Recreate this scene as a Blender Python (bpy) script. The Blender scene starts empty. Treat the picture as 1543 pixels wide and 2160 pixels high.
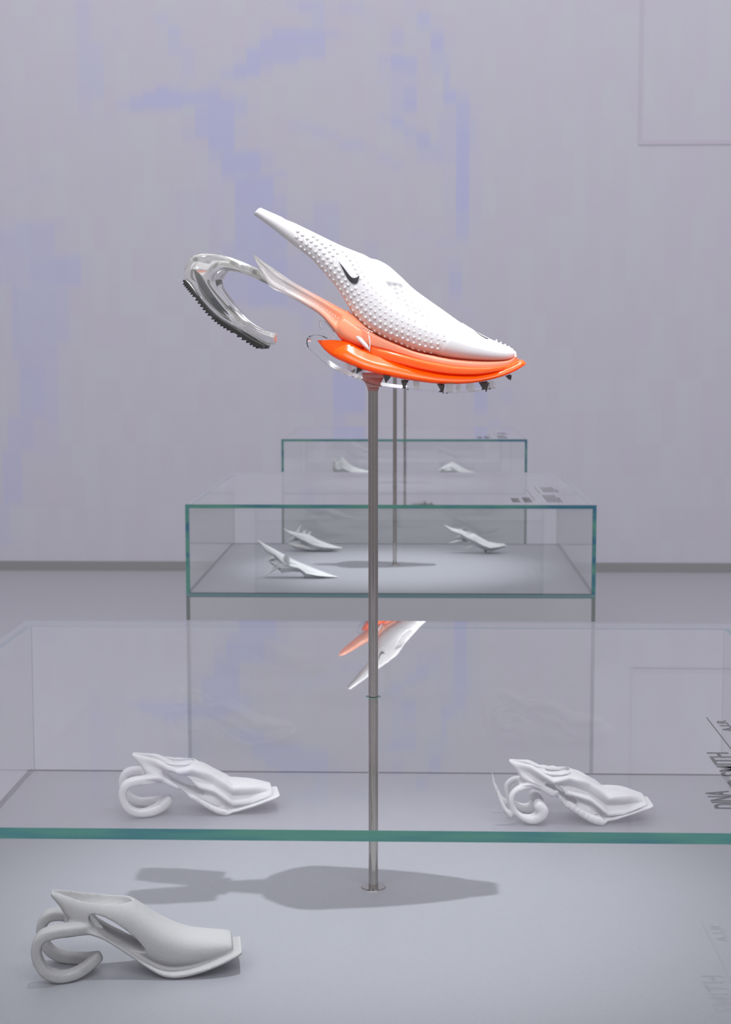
import bpy, bmesh, math, random
import numpy as np
from mathutils import Vector, Matrix
from mathutils.bvhtree import BVHTree

random.seed(4)
sc = bpy.context.scene
COL = sc.collection
HP = 0.92                       # height of a plinth top above the gallery floor
CASES = [(0.0, 0.0), (-0.0064, 3.4606), (0.0134, 6.9582)]
POLES = [(0.0125, 0.003), (0.0, 3.498), (0.0135, 6.96)]
WALL_Y = 9.862

# ------------------------------------------------------------------ camera
cd = bpy.data.cameras.new('camera'); cam = bpy.data.objects.new('camera', cd); COL.objects.link(cam)
fwd = Vector((-0.03032, 0.99418, -0.10338)); rgt = Vector((0.99953, 0.0304, -0.00103)); up = Vector((-0.00207, 0.1034, 0.99464))
m = Matrix((rgt, up, -fwd)).transposed().to_4x4(); m.translation = Vector((0.07247, -2.32618, 0.79543 + HP))
cam.matrix_world = m
cd.sensor_fit = 'VERTICAL'; cd.sensor_height = 36.0; cd.sensor_width = 36.0 * 1543 / 2160
cd.lens = 3450 * 36.0 / 2160
cd.clip_end = 100
cd.dof.use_dof = True; cd.dof.focus_distance = 2.3; cd.dof.aperture_fstop = 13
sc.camera = cam

# ------------------------------------------------------------------ world, lights, exposure
w = bpy.data.worlds.new('world'); sc.world = w; w.use_nodes = True
w.node_tree.nodes['Background'].inputs[0].default_value = (0.8, 0.8, 0.85, 1); w.node_tree.nodes['Background'].inputs[1].default_value = 0.2
sc.view_settings.view_transform = 'Standard'; sc.view_settings.look = 'None'
sc.view_settings.gamma = 1; sc.view_settings.use_curve_mapping = False
sc.view_settings.exposure = 0.12
sc.cycles.max_bounces = 24; sc.cycles.transparent_max_bounces = 64; sc.cycles.transmission_bounces = 16
sc.cycles.glossy_bounces = 8; sc.cycles.diffuse_bounces = 5
sc.cycles.sample_clamp_indirect = 6.0
sc.cycles.caustics_reflective = False; sc.cycles.caustics_refractive = True

AMB = 0.47
def area(name, loc, sx, sy, power, col=(1, 1, 1)):
    l = bpy.data.lights.new(name, 'AREA'); l.shape = 'RECTANGLE'; l.size = sx; l.size_y = sy; l.energy = power; l.color = col
    o = bpy.data.objects.new(name, l); o.location = loc; COL.objects.link(o); return o
area('soft_light_panel', (0, 5.0, 9.3), 15, 9, 1900 * AMB, (1.0, 0.985, 1.0))
o = area('soft_light_panel', (0, -7.0, 8.2), 15, 3.5, 2900 * AMB, (1.0, 0.985, 1.0)); o.rotation_euler = (math.radians(38), 0, 0)  # softbox added on the camera's side, tilted to brighten upright faces
for k, (cx, cy) in enumerate(CASES):
    l = bpy.data.lights.new('spot_lamp', 'SPOT'); l.energy = 3600 if k == 0 else 4700; l.spot_size = math.radians(9.0); l.spot_blend = 1.0
    l.shadow_soft_size = 0.05; l.color = (0.98, 1.0, 1.0)
    o = bpy.data.objects.new('spot_lamp', l); COL.objects.link(o)
    o.location = (cx + 0.55, cy + 0.02, HP + 8.2)
    tgt = Vector((cx, cy - 0.05, HP))
    o.rotation_euler = (tgt - o.location).to_track_quat('-Z', 'Y').to_euler()

    # added unseen fill spot on the camera's side, brightens the raised shoe
    l = bpy.data.lights.new('shoe_fill_spot', 'SPOT'); l.energy = 130; l.spot_size = math.radians(7.5); l.spot_blend = 0.6; l.shadow_soft_size = 0.12
    o = bpy.data.objects.new('shoe_fill_spot', l); COL.objects.link(o); o.location = (cx - 0.6, cy - 5.0, 5.3)
    o.rotation_euler = (Vector((cx, cy, HP + 0.84)) - o.location).to_track_quat('-Z', 'Y').to_euler()

# ------------------------------------------------------------------ helpers
def tag(o, label=None, cat=None, group=None, kind=None):
    for k, v in (('label', label), ('category', cat), ('group', group), ('kind', kind)):
        if v: o[k] = v
    return o

def empty(name, loc, label, cat, group=None, rz=0.0):
    o = bpy.data.objects.new(name, None); o.empty_display_size = 0.05; COL.objects.link(o)
    o.location = loc; o.rotation_euler = (0, 0, rz)
    return tag(o, label, cat, group)

def link(name, me, mats, parent=None, smooth=False, label=None, kind=None):
    if isinstance(me, bmesh.types.BMesh):
        bm = me; me = bpy.data.meshes.new(name); bm.normal_update(); bm.to_mesh(me); bm.free()
    for mt in (mats if isinstance(mats, (list, tuple)) else [mats]): me.materials.append(mt)
    if smooth:
        me.polygons.foreach_set('use_smooth', [True] * len(me.polygons))
    o = bpy.data.objects.new(name, me); COL.objects.link(o)
    if parent: o.parent = parent
    return tag(o, label, None, None, kind)

def copy_tree(o, parent=None):
    c = o.copy(); COL.objects.link(c)
    if parent: c.parent = parent
    for ch in list(o.children): copy_tree(ch, c)
    return c

def box(bm, x0, x1, y0, y1, z0, z1, mi=0, bev=0):
    vs = [bm.verts.new((x, y, z)) for z in (z0, z1) for y in (y0, y1) for x in (x0, x1)]
    fs = [bm.faces.new([vs[i] for i in f]) for f in ((0, 2, 3, 1), (4, 5, 7, 6), (0, 1, 5, 4), (2, 6, 7, 3), (0, 4, 6, 2), (1, 3, 7, 5))]
    for f in fs: f.material_index = mi
    if bev:
        bmesh.ops.bevel(bm, geom=list({e for f in fs for e in f.edges}), offset=bev, segments=2, affect='EDGES')
    return fs

def from_rings(rings, closed=True, cap=True):
    """one mesh skinned over a list of rings (n, m, 3)"""
    R = np.asarray(rings, float); n, mm = R.shape[:2]
    V = R.reshape(-1, 3).tolist(); F = []
    for i in range(n - 1):
        for j in range(mm if closed else mm - 1):
            k = (j + 1) % mm
            F.append((i * mm + j, i * mm + k, (i + 1) * mm + k, (i + 1) * mm + j))
    if cap:
        F.append(tuple(range(mm - 1, -1, -1))); F.append(tuple((n - 1) * mm + j for j in range(mm)))
    me = bpy.data.meshes.new('loft'); me.from_pydata(V, [], F)
    bm = bmesh.new(); bm.from_mesh(me); bmesh.ops.recalc_face_normals(bm, faces=bm.faces); bm.to_mesh(me); bm.free()
    return me

def crom(ctrl, n):
    """Catmull-Rom resampling of the rows of ctrl"""
    c = np.asarray(ctrl, float); k = len(c); t = np.linspace(0, k - 1, n); out = []
    for u in t:
        i = min(int(u), k - 2); f = u - i
        p1, p2 = c[i], c[i + 1]; p0 = c[i - 1] if i > 0 else 2 * p1 - p2; p3 = c[i + 2] if i + 2 < k else 2 * p2 - p1
        out.append(0.5 * (2 * p1 + (p2 - p0) * f + (2 * p0 - 5 * p1 + 4 * p2 - p3) * f * f + (3 * p1 - p0 - 3 * p2 + p3) * f ** 3))
    return np.array(out)

def se(v, e): return math.copysign(abs(v) ** (2.0 / e), v)

def join_meshes(ms):
    bm = bmesh.new()
    for mm in ms: bm.from_mesh(mm); bpy.data.meshes.remove(mm)
    me = bpy.data.meshes.new('joined'); bm.to_mesh(me); bm.free(); return me

def cone_bm(bm, base, tip, r, seg=4, r2=0.0, tw=0.0):
    d = Vector(tip) - Vector(base); q = d.to_track_quat('Z', 'Y')
    M = Matrix.Translation((Vector(base) + Vector(tip)) / 2) @ q.to_matrix().to_4x4() @ Matrix.Rotation(tw, 4, 'Z')
    bmesh.ops.create_cone(bm, cap_ends=True, segments=seg, radius1=r, radius2=r2, depth=d.length, matrix=M)

def tube_mesh(path, ra, rb, n=None, m=12, side=None, e=2.0):
    """ribbon along a path: ra across in the plane of the bend, rb along the side axis"""
    P = crom(path, n) if n else np.asarray(path, float)
    rings = []
    side = np.array(side if side is not None else (0, 1, 0), float)
    for i, p in enumerate(P):
        t = P[min(i + 1, len(P) - 1)] - P[max(i - 1, 0)]; t /= np.linalg.norm(t)
        a = np.cross(t, side); a /= np.linalg.norm(a) + 1e-9; b = np.cross(a, t)
        A = ra[i] if hasattr(ra, '__len__') else ra; B = rb[i] if hasattr(rb, '__len__') else rb
        rings.append([p + a * A * se(math.cos(h), e) + b * B * se(math.sin(h), e) for h in np.linspace(0, 2 * math.pi, m, endpoint=False)])
    return from_rings(rings)

# ------------------------------------------------------------------ materials
def mat(name):
    mt = bpy.data.materials.new(name); mt.use_nodes = True; nt = mt.node_tree
    return mt, nt, nt.nodes['Principled BSDF'], nt.nodes['Material Output']
def nd(nt, t, **kw):
    n = nt.nodes.new(t)
    for k, v in kw.items(): setattr(n, k, v)
    return n
def principled(name, col, rough=0.5, metal=0.0, noise=None, bump=None, **inp):
    mt, nt, b, out = mat(name)
    b.inputs['Base Color'].default_value = (*col, 1); b.inputs['Roughness'].default_value = rough; b.inputs['Metallic'].default_value = metal
    for k, v in inp.items(): b.inputs[k.replace('_', ' ')].default_value = v
    if noise:
        sc_, amt = noise
        tx = nd(nt, 'ShaderNodeTexCoord'); nz = nd(nt, 'ShaderNodeTexNoise'); nz.inputs['Scale'].default_value = sc_; nz.inputs['Detail'].default_value = 3
        mr = nd(nt, 'ShaderNodeMapRange'); mr.inputs[1].default_value = 0.3; mr.inputs[2].default_value = 0.7; mr.inputs[3].default_value = 1 - amt; mr.inputs[4].default_value = 1 + amt
        mx = nd(nt, 'ShaderNodeVectorMath', operation='SCALE'); mx.inputs[0].default_value = col
        nt.links.new(tx.outputs['Object'], nz.inputs['Vector']); nt.links.new(nz.outputs['Fac'], mr.inputs[0]); nt.links.new(mr.outputs[0], mx.inputs['Scale'])
        nt.links.new(mx.outputs[0], b.inputs['Base Color'])
        if bump:
            bp = nd(nt, 'ShaderNodeBump'); bp.inputs['Strength'].default_value = bump[0]; bp.inputs['Distance'].default_value = bump[1]
            nt.links.new(nz.outputs['Fac'], bp.inputs['Height']); nt.links.new(bp.outputs[0], b.inputs['Normal'])
    return mt

def glass_mat():
    """flat pane: clear body with a green-grey tint by path length and a mirror coat that follows Fresnel on both faces"""
    mt, nt, b, out = mat('pane_glass'); nt.nodes.remove(b); L = nt.links.new
    g = nd(nt, 'ShaderNodeNewGeometry'); dt = nd(nt, 'ShaderNodeVectorMath', operation='DOT_PRODUCT'); ab = nd(nt, 'ShaderNodeMath', operation='ABSOLUTE')
    L(g.outputs['Normal'], dt.inputs[0]); L(g.outputs['Incoming'], dt.inputs[1]); L(dt.outputs['Value'], ab.inputs[0])
    om = nd(nt, 'ShaderNodeMath', operation='SUBTRACT'); om.inputs[0].default_value = 1; L(ab.outputs[0], om.inputs[1])
    pw = nd(nt, 'ShaderNodeMath', operation='POWER'); pw.inputs[1].default_value = 5; L(om.outputs[0], pw.inputs[0])
    fr = nd(nt, 'ShaderNodeMath', operation='MULTIPLY_ADD'); fr.inputs[1].default_value = 0.96; fr.inputs[2].default_value = 0.04; L(pw.outputs[0], fr.inputs[0])
    # path length in glass: 1 / cos(refracted) -> mild tint
    mr = nd(nt, 'ShaderNodeMapRange'); mr.inputs[1].default_value = 0; mr.inputs[2].default_value = 1; mr.inputs[3].default_value = 1; mr.inputs[4].default_value = 0; L(ab.outputs[0], mr.inputs[0])
    mc = nd(nt, 'ShaderNodeMix', data_type='RGBA'); mc.inputs[6].default_value = (0.988, 0.994, 0.994, 1); mc.inputs[7].default_value = (0.975, 0.982, 0.982, 1); L(mr.outputs[0], mc.inputs[0])
    # both faces mirror almost in the same place: 2R/(1+R) on the face the ray enters, nothing on the way out
    p1 = nd(nt, 'ShaderNodeMath', operation='ADD'); p1.inputs[1].default_value = 1; L(fr.outputs[0], p1.inputs[0])
    dv = nd(nt, 'ShaderNodeMath', operation='DIVIDE'); L(fr.outputs[0], dv.inputs[0]); L(p1.outputs[0], dv.inputs[1])
    bf = nd(nt, 'ShaderNodeMath', operation='MULTIPLY_ADD'); L(g.outputs['Backfacing'], bf.inputs[0]); bf.inputs[1].default_value = -2; bf.inputs[2].default_value = 2
    rr = nd(nt, 'ShaderNodeMath', operation='MULTIPLY'); L(dv.outputs[0], rr.inputs[0]); L(bf.outputs[0], rr.inputs[1])
    tr = nd(nt, 'ShaderNodeBsdfTransparent'); L(mc.outputs[2], tr.inputs[0])
    gl = nd(nt, 'ShaderNodeBsdfGlossy'); gl.inputs['Roughness'].default_value = 0.0; gl.inputs[0].default_value = (1, 1, 1, 1)
    mx = nd(nt, 'ShaderNodeMixShader'); L(rr.outputs[0], mx.inputs[0]); L(tr.outputs[0], mx.inputs[1]); L(gl.outputs[0], mx.inputs[2]); L(mx.outputs[0], out.inputs[0])
    return mt

def edge_mat(name='cut_glass_edge', outer_only=False, tint=(0.84, 0.88, 0.90)):
    mt, nt, b, out = mat(name); L = nt.links.new
    tx = nd(nt, 'ShaderNodeTexCoord'); mp = nd(nt, 'ShaderNodeMapping'); mp.inputs['Scale'].default_value = (3.5, 5, 30); nz = nd(nt, 'ShaderNodeTexNoise'); nz.inputs['Scale'].default_value = 1.0; nz.inputs['Detail'].default_value = 4
    L(tx.outputs['Object'], mp.inputs[0]); L(mp.outputs[0], nz.inputs[0])
    cr = nd(nt, 'ShaderNodeValToRGB'); e = cr.color_ramp.elements; e[0].position = 0.4; e[0].color = (0.026, 0.10, 0.15, 1); e[1].position = 0.6; e[1].color = (0.062, 0.18, 0.145, 1)
    L(nz.outputs['Fac'], cr.inputs[0]); L(cr.outputs[0], b.inputs['Base Color'])
    b.inputs['Roughness'].default_value = 0.25; b.inputs['Specular IOR Level'].default_value = 0.4
    if outer_only:      # seen through the flat face the thickness is compressed by refraction to almost nothing
        g = nd(nt, 'ShaderNodeNewGeometry'); tp = nd(nt, 'ShaderNodeBsdfTransparent'); tp.inputs[0].default_value = (*tint, 1); mx = nd(nt, 'ShaderNodeMixShader')
        L(g.outputs['Backfacing'], mx.inputs[0]); L(b.outputs[0], mx.inputs[1]); L(tp.outputs[0], mx.inputs[2]); L(mx.outputs[0], out.inputs[0])
    return mt

def mixed(name, col, rough, trans, clear, coat=0.5, tint=None, grad=None):
    """translucent moulded plastic: diffuse + light through + partly see-through, with a gloss coat"""
    mt, nt, b, out = mat(name); L = nt.links.new
    b.inputs['Base Color'].default_value = (*col, 1); b.inputs['Roughness'].default_value = rough
    b.inputs['Coat Weight'].default_value = coat; b.inputs['Coat Roughness'].default_value = 0.08
    tl = nd(nt, 'ShaderNodeBsdfTranslucent'); tl.inputs[0].default_value = (*col, 1)
    m1 = nd(nt, 'ShaderNodeMixShader'); m1.inputs[0].default_value = trans; L(b.outputs[0], m1.inputs[1]); L(tl.outputs[0], m1.inputs[2])
    tp = nd(nt, 'ShaderNodeBsdfTransparent'); tp.inputs[0].default_value = (*(tint or col), 1)
    m2 = nd(nt, 'ShaderNodeMixShader'); m2.inputs[0].default_value = clear; L(m1.outputs[0], m2.inputs[1]); L(tp.outputs[0], m2.inputs[2])
    L(m2.outputs[0], out.inputs[0])
    if grad:      # colour and clearness change along local x: (x0, x1, colour at x0, clear at x0)
        tx = nd(nt, 'ShaderNodeTexCoord'); sp = nd(nt, 'ShaderNodeSeparateXYZ'); L(tx.outputs['Object'], sp.inputs[0])
        mr = nd(nt, 'ShaderNodeMapRange'); mr.interpolation_type = 'SMOOTHSTEP'; mr.inputs[1].default_value = grad[0]; mr.inputs[2].default_value = grad[1]; L(sp.outputs[0], mr.inputs[0])
        cm = nd(nt, 'ShaderNodeMix', data_type='RGBA'); cm.inputs[6].default_value = (*grad[2], 1); cm.inputs[7].default_value = (*col, 1); L(mr.outputs[0], cm.inputs[0])
        for s in (b.inputs['Base Color'], tl.inputs[0], tp.inputs[0]): L(cm.outputs[2], s)
        fm = nd(nt, 'ShaderNodeMapRange'); fm.inputs[3].default_value = grad[3]; fm.inputs[4].default_value = clear; L(mr.outputs[0], fm.inputs[0]); L(fm.outputs[0], m2.inputs[0])
    return mt

def clear_plastic(name, col, rough, ior=1.4, tr=1.0, grad=None):
    mt, nt, b, out = mat(name)
    if grad:
        L = nt.links.new; tx = nd(nt, 'ShaderNodeTexCoord'); sp = nd(nt, 'ShaderNodeSeparateXYZ'); L(tx.outputs['Object'], sp.inputs[0])
        mr = nd(nt, 'ShaderNodeMapRange'); mr.interpolation_type = 'SMOOTHSTEP'; mr.inputs[1].default_value = grad[0]; mr.inputs[2].default_value = grad[1]; L(sp.outputs[0], mr.inputs[0])
        cm = nd(nt, 'ShaderNodeMix', data_type='RGBA'); cm.inputs[6].default_value = (*grad[2], 1); cm.inputs[7].default_value = (*grad[3], 1); L(mr.outputs[0], cm.inputs[0]); L(cm.outputs[2], b.inputs['Base Color'])
        fm = nd(nt, 'ShaderNodeMapRange'); fm.inputs[3].default_value = tr; fm.inputs[4].default_value = grad[4]; L(mr.outputs[0], fm.inputs[0]); L(fm.outputs[0], b.inputs['Transmission Weight'])
    if not grad: b.inputs['Base Color'].default_value = (*col, 1); b.inputs['Transmission Weight'].default_value = tr
    b.inputs['Roughness'].default_value = rough; b.inputs['IOR'].default_value = ior
    return mt

M_glass = glass_mat(); M_edge = edge_mat(); M_edgetop = edge_mat('polished_glass_edge', True); M_plate = principled('back_painted_plate_edge', (0.095, 0.16, 0.17), 0.2); M_edgepane = edge_mat('pane_end_edge', True, (0.96, 0.97, 0.97)); M_edgefoot = edge_mat('pane_foot_edge', True, (0.80, 0.84, 0.85)); M_edgerim = edge_mat('polished_glass_rim', True, (0.60, 0.63, 0.66))
M_plinth = principled('plinth_top_paint', (0.164, 0.168, 0.189), 0.45, noise=(420, 0.05), bump=(0.08, 0.0006))
M_clad = principled('painted_glass_cladding', (0.285, 0.292, 0.315), 0.12)
M_cladedge = principled('cladding_edge', (0.115, 0.135, 0.13), 0.3)
M_floor = principled('gallery_floor_grey', (0.258, 0.257, 0.287), 0.5, noise=(60, 0.03))
M_base = principled('baseboard_grey', (0.20, 0.20, 0.205), 0.5)
M_strip = principled('strip_lilac_grey', (0.385, 0.365, 0.43), 0.7)
M_side = principled('side_wall_grey', (0.30, 0.29, 0.30), 0.8)
M_front = principled('front_wall_grey', (0.50, 0.49, 0.50), 0.8)
M_dark = principled('dark_slab_paint', (0.02, 0.02, 0.02), 0.8)
M_ceil = principled('ceiling_white', (0.6, 0.6, 0.62), 0.9)
M_steel = principled('brushed_steel', (0.50, 0.475, 0.445), 0.06, 1.0)
M_white = principled('white_moulded_plastic', (0.67, 0.67, 0.68), 0.45, noise=(900, 0.012), bump=(0.05, 0.0003))
M_black = principled('black_rubber', (0.012, 0.012, 0.012), 0.5)
M_stud = principled('dark_brown_stud', (0.022, 0.015, 0.013), 0.4)
M_logo = principled('charcoal_print', (0.02, 0.02, 0.026), 0.5)
M_slot = principled('smoke_grey_inlay', (0.06, 0.065, 0.07), 0.15)
M_orange = mixed('orange_translucent_plastic', (1.0, 0.135, 0.002), 0.26, 0.42, 0.0, 0.1)
M_gel = mixed('orange_clear_gel', (1.0, 0.19, 0.03), 0.2, 0.35, 0.12, 0.6)
M_salmon = mixed('salmon_translucent_plastic', (1.0, 0.48, 0.30), 0.25, 0.35, 0.25, 0.5, (0.97, 0.7, 0.62))
M_strut = clear_plastic('clear_to_salmon_plastic', (1, 1, 1), 0.10, 1.35, 0.75, (-0.13, -0.045, (0.95, 0.93, 0.90), (1.0, 0.36, 0.20), 0.12))
M_loop = clear_plastic('smoky_clear_plastic', (0.90, 0.90, 0.88), 0.07, 1.4, 0.93)
M_clear = clear_plastic('clear_film', (0.97, 0.96, 0.96), 0.02, 1.3)
M_tan = principled('tan_brown_sole', (0.30, 0.23, 0.16), 0.4)
M_collar = mixed('pink_clear_collar', (0.9, 0.55, 0.5), 0.15, 0.3, 0.35, 1.0)
M_print = principled('grey_white_printed_nylon', (0.250, 0.250, 0.256), 0.9, noise=(700, 0.07), bump=(0.25, 0.0008))
M_print_lit = principled('printed_nylon_lit', (0.54, 0.54, 0.555), 0.85, noise=(700, 0.05), bump=(0.2, 0.0008))  # same nylon as the grey one, spotlit brightness painted into a lighter colour
M_facet = principled('white_faceted_print', (0.37, 0.38, 0.395), 0.7)
M_text = principled('grey_lettering', (0.035, 0.035, 0.04), 0.6)
M_textf = mixed('faint_grey_lettering', (0.13, 0.13, 0.14), 0.6, 0.0, 0.55, 0.0, (0.9, 0.9, 0.9))

# ------------------------------------------------------------------ the room
def slab(name, x0, x1, y0, y1, z0, z1, mt):
    bm = bmesh.new(); box(bm, x0, x1, y0, y1, z0, z1)
    return tag(link(name, bm, mt), kind='structure')
slab('floor', -8, 8, -9, WALL_Y, -0.1, 0, M_floor)
slab('ceiling', -8, 8, -9, WALL_Y, 9.6, 9.7, M_ceil)
slab('wall_left', -8.1, -8, -9, WALL_Y, 0, 9.6, M_side)
slab('wall_right', 8, 8.1, -9, WALL_Y, 0, 9.6, M_side)
slab('wall_front', -8, 8, -9.1, -9, 0, 9.6, M_front)
d = slab('mirrored_dark_slab_1', -0.9, 0.8, -8.998, -8.95, 0, 4.6, M_dark)  # unseen dark slab, added so the steel poles mirror a dark line
slab('baseboard_back', -8, 8, WALL_Y - 0.018, WALL_Y, 0.0, 0.071, M_base)

# back wall, a faint pixelated lilac projection, its light painted in: one colour per cell
PAT = """-240 -231 349 420 3.5;-231 -222 349 390 3.5;-241 -232 335 349 2;-241 -213 331 342 1;-183 -174 402 409 3.5;-173 -164 393 400 6;-174 -164 380 393 4;-164 -155 365 386 3;-218 -207 391 400 1.5;-88 -79 412 419 3;-79 -70 410 419 6;-70 -60 399 419 5;-98 -60 384 398 8;-60 -51 393 397 6;-60 -42 392 395 3;-107 -98 375 392 8;-117 -107 365 385 8.5;-126 -117 363 374 8;-136 -126 363 369 6;-98 -80 374 384 8;-80 -60 378 383 8;-107 -98 369 375 6;-107 -98 392 404 2;-51 -32 408 417 3.5;-212 -202 342 347 5;-202 -193 341 350 8;-193 -183 342 354 8.5;-183 -174 342 357 9;-174 -165 342 355 9;-165 -155 344 354 8;-155 -146 344 355 8;-183 -159 355 360 3;-146 -136 358 361 5;-136 -127 350 355 3.5;-155 -146 321 344 7.5;-146 -136 311 355 8.5;-136 -127 311 348 9;-127 -117 346 350 7;-127 -117 336 345 6;-127 -117 318 331 2.5;-164 -156 318 330 2.5;-146 -136 304 311 6;-137 -108 294 311 9;-108 -98 297 311 3.5;-127 -99 269 293 8.5;-137 -127 288 294 5;-99 -89 292 297 5;-147 -137 235 304 2;-128 -99 235 269 7.5;-99 -89 269 280 5;-99 -89 235 269 6.5;-167 -147 249 283 1.5;-137 -128 235 245 5;-87 -70 324 332 2.5;-70 -61 321 328 4;-61 -51 319 325 3;-51 -32 311 318 4.5;-80 -77 338 368 3;-301 -258 258 262 2;-301 -259 235 254 5;-287 -259 254 258 7.5;-258 -250 256 263 2;-278 -269 235 253 2;-279 -240 213 235 6.5;-302 -279 214 235 3.5;-294 -260 158 213 5.5;-260 -250 172 213 4;-290 -270 116 158 6;-270 -260 109 165 3.5;-297 -278 91 116 5;-305 -289 51 91 5.5;-306 -299 19 51 3.5;-278 -262 87 109 2;-118 -89 198 235 8;-137 -118 200 235 6;-89 -79 193 235 4;-79 -71 179 214 3;-70 -51 242 273 4.5;-79 -71 214 259 4;-71 -61 207 242 3;-52 -30 119 151 8;-62 -52 126 144 2;-76 -62 119 148 1.5;-52 -43 109 119 5;-3 6 410 418 2;7 16 400 409 7;7 16 393 400 2.5;16 25 395 401 3;16 25 381 395 8;16 25 373 381 5.5;16 25 364 373 3;25 34 371 383 3;26 34 354 371 6;26 35 344 354 8.5;26 35 337 344 3;35 44 346 354 4;35 44 330 346 8;35 44 265 330 9.5;35 44 248 265 7;35 44 243 248 3;44 53 313 335 3.5;44 53 262 313 1.2;-13 -4 391 398 5;-13 -4 386 391 6;-4 6 387 393 2;-22 -13 373 379 5;-13 -4 369 379 9;-4 7 370 378 8;-13 -3 334 369 4;-3 7 364 370 7;-3 7 350 358 7;-3 7 339 350 8.5;-3 7 358 364 4;-21 -13 332 337 4;-13 -3 327 334 8;-3 7 320 329 6;-3 7 314 320 3;7 16 312 324 7.5;7 16 302 312 3.5;16 25 303 317 5;25 35 300 337 3;-22 -13 358 371 2;-13 -3 298 303 4;-22 -13 302 308 3.5;-29 -22 310 312 3;-29 -22 402 408 2;6 15 245 255 1.5;25 35 241 248 3;-30 -22 228 245 3;26 33 224 234 2;33 42 205 224 6;33 42 224 234 3;33 43 196 205 2;43 52 186 196 2;52 62 119 144 7;61 66 144 158 3;71 81 126 137 3;62 71 102 114 3.5;71 81 100 107 2.5;-290 -279 280 287 1.5;-279 -261 287 296 1.2;-299 -290 280 284 1.5"""
def back_wall():
    cx, cz = 0.0479, 0.024
    nx, nz = 250, 250
    x0 = -2.4142 - 80 * 0.0958
    x0 = x0 + 0.0
    S = np.zeros((nz, nx)); X = x0 + (np.arange(nx) + 0.5) * cx; Z = (np.arange(nz) + 0.5) * cz
    x0 = -2.41 - 72 * cx; X = x0 + (np.arange(nx) + 0.5) * cx
    rows = [[float(v) / (100 if i < 4 else 10) for i, v in enumerate(r.split())] for r in PAT.split(';')]
    rr = random.Random(9)
    for k in range(26):             # the painted projection goes on above the part seen in the picture
        c = x0 + cx * 2 * rr.randint(36, 70); z = 4.25 + rr.random() * 1.5
        rows.append([c, c + 0.0958 * rr.choice((1, 1, 2)), z, z + rr.uniform(0.08, 0.55), rr.uniform(0.2, 0.8)])
    for a, b, c, dd, s in rows:
        s *= 0.85
        ix = (X > a - 0.004) & (X < b + 0.004)
        f = np.clip((np.minimum(Z - c, dd - Z) + 0.03) / 0.05, 0, 1) * s
        S[:, ix] = np.maximum(S[:, ix], f[:, None])
    soft = S.copy()                 # bleed of the projected colour into the neighbouring cells
    soft[1:-1] = (S[:-2] + 2 * S[1:-1] + S[2:]) / 4
    S = np.maximum(soft, 0.16 * np.pad(S, ((0, 0), (2, 0)))[:, :-2]); S = np.maximum(S, 0.16 * np.pad(S, ((0, 0), (0, 2)))[:, 2:])
    rn = np.random.RandomState(2)
    big = np.kron(rn.rand(nz // 10, nx // 2), np.ones((10, 2)))
    base = np.array([0.418, 0.420, 0.472]); blue = np.array([0.352, 0.365, 0.545]); pink = np.array([0.418, 0.398, 0.466])
    C = base + (pink - base) * (big * 0.7)[..., None]
    C = C * (1 - S[..., None]) + blue * S[..., None]
    vx = x0 + np.arange(nx + 1) * cx; vz = np.arange(nz + 1) * cz
    V = [(x, WALL_Y, z) for z in vz for x in vx]
    F = [(j * (nx + 1) + i, j * (nx + 1) + i + 1, (j + 1) * (nx + 1) + i + 1, (j + 1) * (nx + 1) + i) for j in range(nz) for i in range(nx)]
    n0 = len(V); xe, ze = vx[-1], vz[-1]
    ext = [(-8, 0), (x0, 0), (x0, ze), (-8, ze), (xe, 0), (8, 0), (8, ze), (xe, ze), (-8, 9.6), (8, 9.6)]
    V += [(a, WALL_Y, b) for a, b in ext]
    F += [(n0, n0 + 1, n0 + 2, n0 + 3), (n0 + 4, n0 + 5, n0 + 6, n0 + 7), (n0 + 3, n0 + 6, n0 + 9, n0 + 8)]
    b0 = len(V); V += [(-8, WALL_Y + 0.1, 0), (8, WALL_Y + 0.1, 0), (8, WALL_Y + 0.1, 9.6), (-8, WALL_Y + 0.1, 9.6)]; F.append((b0 + 1, b0, b0 + 3, b0 + 2))
    me = bpy.data.meshes.new('wall_back'); me.from_pydata(V, [], F)
    at = me.color_attributes.new('print', 'FLOAT_COLOR', 'CORNER')  # per-cell colour holding the painted projection
    Cf = np.concatenate([C.reshape(-1, 3), np.tile(base, (4, 1))]); Cf = np.repeat(Cf, 4, axis=0); Cf = np.concatenate([Cf, np.ones((len(Cf), 1))], 1)
    at.data.foreach_set('color', Cf.ravel())
    mt, nt, b, out = mat('wall_projection_paint'); a = nd(nt, 'ShaderNodeAttribute'); a.attribute_name = 'print'
    nt.links.new(a.outputs['Color'], b.inputs['Base Color']); b.inputs['Roughness'].default_value = 0.9; b.inputs['Specular IOR Level'].default_value = 0.1
    tag(link('wall_back', me, mt), kind='structure')
back_wall()
bm = bmesh.new(); box(bm, 1.695, 1.715, WALL_Y - 0.004, WALL_Y, HP + 2.222, HP + 5); box(bm, 1.715, 5.0, WALL_Y - 0.004, WALL_Y, HP + 2.222, HP + 2.258)  # thin L-shaped strip, slightly darker than the wall
tag(link('wall_strip_1', bm, M_strip), kind='structure')

# ------------------------------------------------------------------ plinths and glass hoods
T = 0.012; HG = 0.2843; W2 = 0.65
def pane(name, x0, x1, y0, y1, z0, z1, axis, parent):
    bm = bmesh.new(); fs = box(bm, x0, x1, y0, y1, z0, z1)
    for f in fs:
        n = f.normal if f.normal.length else f.calc_center_median()
    bm.normal_update()
    for f in fs: f.material_index = 0 if abs(f.normal[axis]) > 0.9 else (1 if f.normal[2] < -0.9 else 2)
    return link(name, bm, [M_glass, M_edge if y1 == -W2 + T else M_edgefoot, M_edgepane], parent)

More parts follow.
